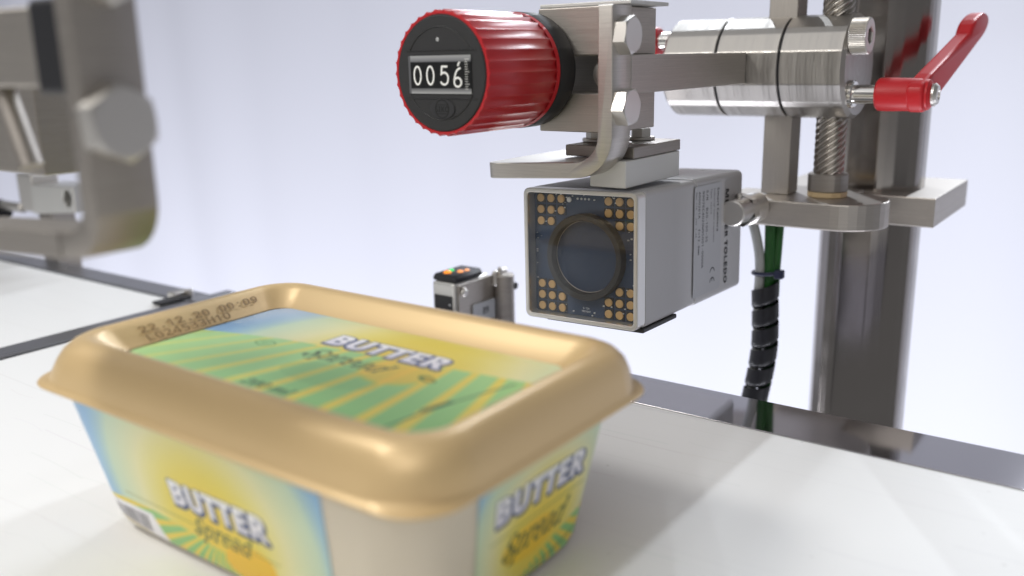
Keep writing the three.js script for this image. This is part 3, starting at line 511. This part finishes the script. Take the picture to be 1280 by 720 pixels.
// ---------------------------------------------------------------- cable bundle
{
  const T = thing('cable_bundle', 'grey and green cables tied with a dark strap and wrapped in black spiral tube', 'cables', [-0.2065, 0.03, 0.56]);
  const down = [V(-0.2068, 0.0390, 0.56), V(-0.2058, 0.022, 0.56), V(-0.2050, 0.008, 0.56), V(-0.2048, -0.008, 0.56), V(-0.2066, -0.026, 0.56), V(-0.2102, -0.048, 0.56), V(-0.2140, -0.075, 0.56), V(-0.222, -0.110, 0.56)];
  obj('grey_cable', tube([V(-0.2190, 0.0760, 0.562), V(-0.2155, 0.0700, 0.560), V(-0.2110, 0.0540, 0.559), V(-0.2095, 0.0420, 0.558), V(-0.2098, 0.0250, 0.558), V(-0.2092, -0.010, 0.558), V(-0.2135, -0.058, 0.558)], 0.0032), M.greyCable, T);
  obj('green_cable', tube([V(-0.2070, 0.0760, 0.565), V(-0.2060, 0.0700, 0.563), V(-0.2048, 0.0540, 0.561), V(-0.2040, 0.0420, 0.560), V(-0.2038, 0.0250, 0.561), V(-0.2015, -0.010, 0.561), V(-0.2060, -0.058, 0.562)], 0.0033), M.greenCable, T);
  obj('dark_green_cable', tube([V(-0.2024, 0.0760, 0.570), V(-0.2020, 0.0700, 0.568), V(-0.2015, 0.0540, 0.565), V(-0.2015, 0.0400, 0.564), V(-0.2018, 0.0250, 0.565)], 0.0032), M.greenCable, T);
  const c = new THREE.CatmullRomCurve3(down), N = 900, turns = 10, fr = c.computeFrenetFrames(N, false), pts = c.getSpacedPoints(N);
  const wrap = surface(10, N, (s, t) => {          // helical band with a little thickness, each turn overlapping like shingles
    const band = 0.84 / turns, k = Math.min(1, t * (1 - band) + band * (s < 0.5 ? s * 2 : 2 - s * 2)), i = Math.min(N, Math.round(k * N)), a = t * turns * Math.PI * 2, r = s < 0.5 ? 0.0086 : 0.0074;
    const p = pts[i], n = fr.normals[i], b = fr.binormals[i]; return [p.x + r * (Math.cos(a) * n.x + Math.sin(a) * b.x), p.y + r * (Math.cos(a) * n.y + Math.sin(a) * b.y), p.z + r * (Math.cos(a) * n.z + Math.sin(a) * b.z)];
  });
  obj('spiral_wrap', wrap, M.rubber, T);
  const ring = new THREE.TorusGeometry(0.0082, 0.0013, 10, 48); ring.scale(1.05, 0.85, 1); ring.rotateX(Math.PI / 2); ring.rotateZ(0.1); ring.translate(-0.2058, 0.0415, -0.560);
  obj('cable_tie', [ring, box(-0.1985, -0.1930, 0.0395, 0.0450, 0.553, 0.558, 0.0008)], M.tie, T);
}

// ---------------------------------------------------------------- small photoelectric sensor behind the tub
{
  const T = thing('light_sensor', 'small steel light sensor with orange and green lamps, half hidden behind the butter tub', 'sensor', [-0.395, -0.03, 0.46]);
  const body = obj('sensor_body', [box(-0.4052, -0.3852, -0.03, 0.0315, 0.4600, 0.4990, 0.0022)], M.bezel, T);
  obj('side_plate', box(-0.3848, -0.3838, -0.03, 0.0300, 0.4628, 0.5080, 0.0005), M.steel, T);
  obj('lens_window', box(-0.4030, -0.3872, -0.012, 0.0225, 0.4593, 0.4606, 0.0006), M.black, body);
  for (const y of [0.0165, 0.0100]) obj('window_screw', rod(0.0007, 0.0005, 'v', [-0.3892, y, 0.4590], 0.0001, 14), M.solder, body);
  const cap = strip([[-0.4050, 0.0320], [-0.3848, 0.0320], [-0.3848, 0.0345], [-0.3866, 0.0368], [-0.4030, 0.0368], [-0.4050, 0.0345]], 0.4612, 0.4905, 0.0006);
  const lampCap = obj('lamp_cap', cap, M.rubber, T);
  const glow = (r, g, b) => std({ color: lin(r * 0.5, g * 0.5, b * 0.5), emissive: lin(r, g, b), emissiveIntensity: 0.9, roughness: 0.3 });
  for (const [u, v, m, r] of [[-0.3985, 0.4735, glow(0.05, 0.75, 0.18), 0.0021], [-0.3962, 0.4665, glow(1, 0.30, 0.02), 0.0029], [-0.3905, 0.4735, glow(1, 0.36, 0.10), 0.0023], [-0.3895, 0.4795, glow(1, 0.42, 0.18), 0.0019]]) { const d = new THREE.SphereGeometry(r, 20, 10, 0, 6.2832, 0, Math.PI / 2); d.scale(1, 0.6, 1); d.translate(u, 0.0368, -v); obj('signal_lamp', d, m, lampCap); }
  obj('clip_screw', [rod(0.0026, 0.0034, 'u', [-0.3836, 0.0245, 0.4665], 0.0006, 24), rod(0.0014, 0.005, 'y', [-0.3822, 0.0235, 0.4665])], M.bolt, T);
  const b9 = canvas(256, 128, (c, w, h) => { c.fillStyle = '#a4a6aa'; c.fillRect(0, 0, w, h); c.fillStyle = '#1a1a1e'; c.font = 'bold 62px sans-serif'; c.textAlign = 'center'; c.fillText('B9', w * 0.55, h * 0.62); });
  const tg = new RoundedBoxGeometry(0.0250, 0.0145, 0.0014, 3, 0.0006); { const p = tg.attributes.position, uv = tg.attributes.uv; for (let i = 0; i < p.count; i++) uv.setXY(i, p.getX(i) / 0.025 + 0.5, p.getY(i) / 0.0145 + 0.5); }
  tg.rotateY(Math.PI / 2); tg.translate(-0.3830, 0.0060, -0.4890); obj('number_tag', tg, std({ map: b9, roughness: 0.4 }), T);
  obj('mounting_post', [rod(0.0070, 0.10, 'y', [-0.3782, -0.0700, 0.5075], 0.0008)], M.darkSteel, T);
  obj('mounting_clip', [box(-0.3838, -0.3800, 0.022, 0.0330, 0.4995, 0.5150, 0.0016), rod(0.0016, 0.006, 'y', [-0.3795, 0.0295, 0.5045], 0.0005, 20)], M.bolt, T);
  obj('cross_hole', rod(0.0026, 0.001, 'u', [-0.3722, 0.0210, 0.5120], 0.0002, 24), M.black, T);
}
// ---------------------------------------------------------------- small steel block beside the far rail, and belt-edge latch
{
  const T = thing('sensor_holder', 'small square steel block with round hole, seen through the left bracket', 'holder', [-0.79, 0.002, 0.41]);
  const s = new THREE.Shape([[-0.822, 0.0495], [-0.7490, 0.0565], [-0.7490, 0.0795], [-0.822, 0.0760]].map(([a, b]) => new THREE.Vector2(a, b)));
  const h = new THREE.Path(); h.absellipse(-0.7605, 0.0680, 0.0070, 0.0075, 0, Math.PI * 2, true); s.holes.push(h);
  const g = new THREE.ExtrudeGeometry(s, { depth: 0.03, bevelEnabled: true, bevelThickness: 0.001, bevelSize: 0.001, bevelOffset: -0.001, bevelSegments: 2 }); g.translate(0, 0, -0.440);
  obj('block', boxUV(g), M.bezel, T);
  obj('bore', rod(0.0072, 0.002, 'v', [-0.7605, 0.0680, 0.425], 0.0002, 32), M.black, T);
  obj('side_clamp', box(-0.852, -0.8240, 0.0500, 0.0850, 0.412, 0.438, 0.002), M.bolt, T);
  obj('stem', box(-0.8700, -0.8440, -0.03, 0.0520, 0.4360, 0.4600, 0.002), M.darkSteel, T);
  obj('knob', turned([[0, 0], [0.010, 0.001], [0.0125, 0.006], [0.0125, 0.02], [0.010, 0.026], [0, 0.027]], 'u', [-0.915, 0.0450, 0.412], 32), M.rubber, T);
  obj('knob_stud', rod(0.0045, 0.04, 'u', [-0.890, 0.0520, 0.414]), M.bolt, T);
  T.position.x -= 0.016;
}
{
  const T = thing('rail_latch', 'small dark metal latch on the corner of the left conveyor rail', 'latch', [-0.620, 0.001, 0.40]);
  obj('slot', box(-0.6235, -0.6125, 0.0012, 0.0034, 0.383, 0.411, 0.0008), M.black, T);
  obj('catch', [box(-0.6300, -0.6200, 0.0012, 0.0062, 0.401, 0.416, 0.001), rod(0.0028, 0.006, 'y', [-0.6185, 0.0012, 0.4135], 0.0005, 20)], M.bolt, T);
}

renderer.render(scene, camera);
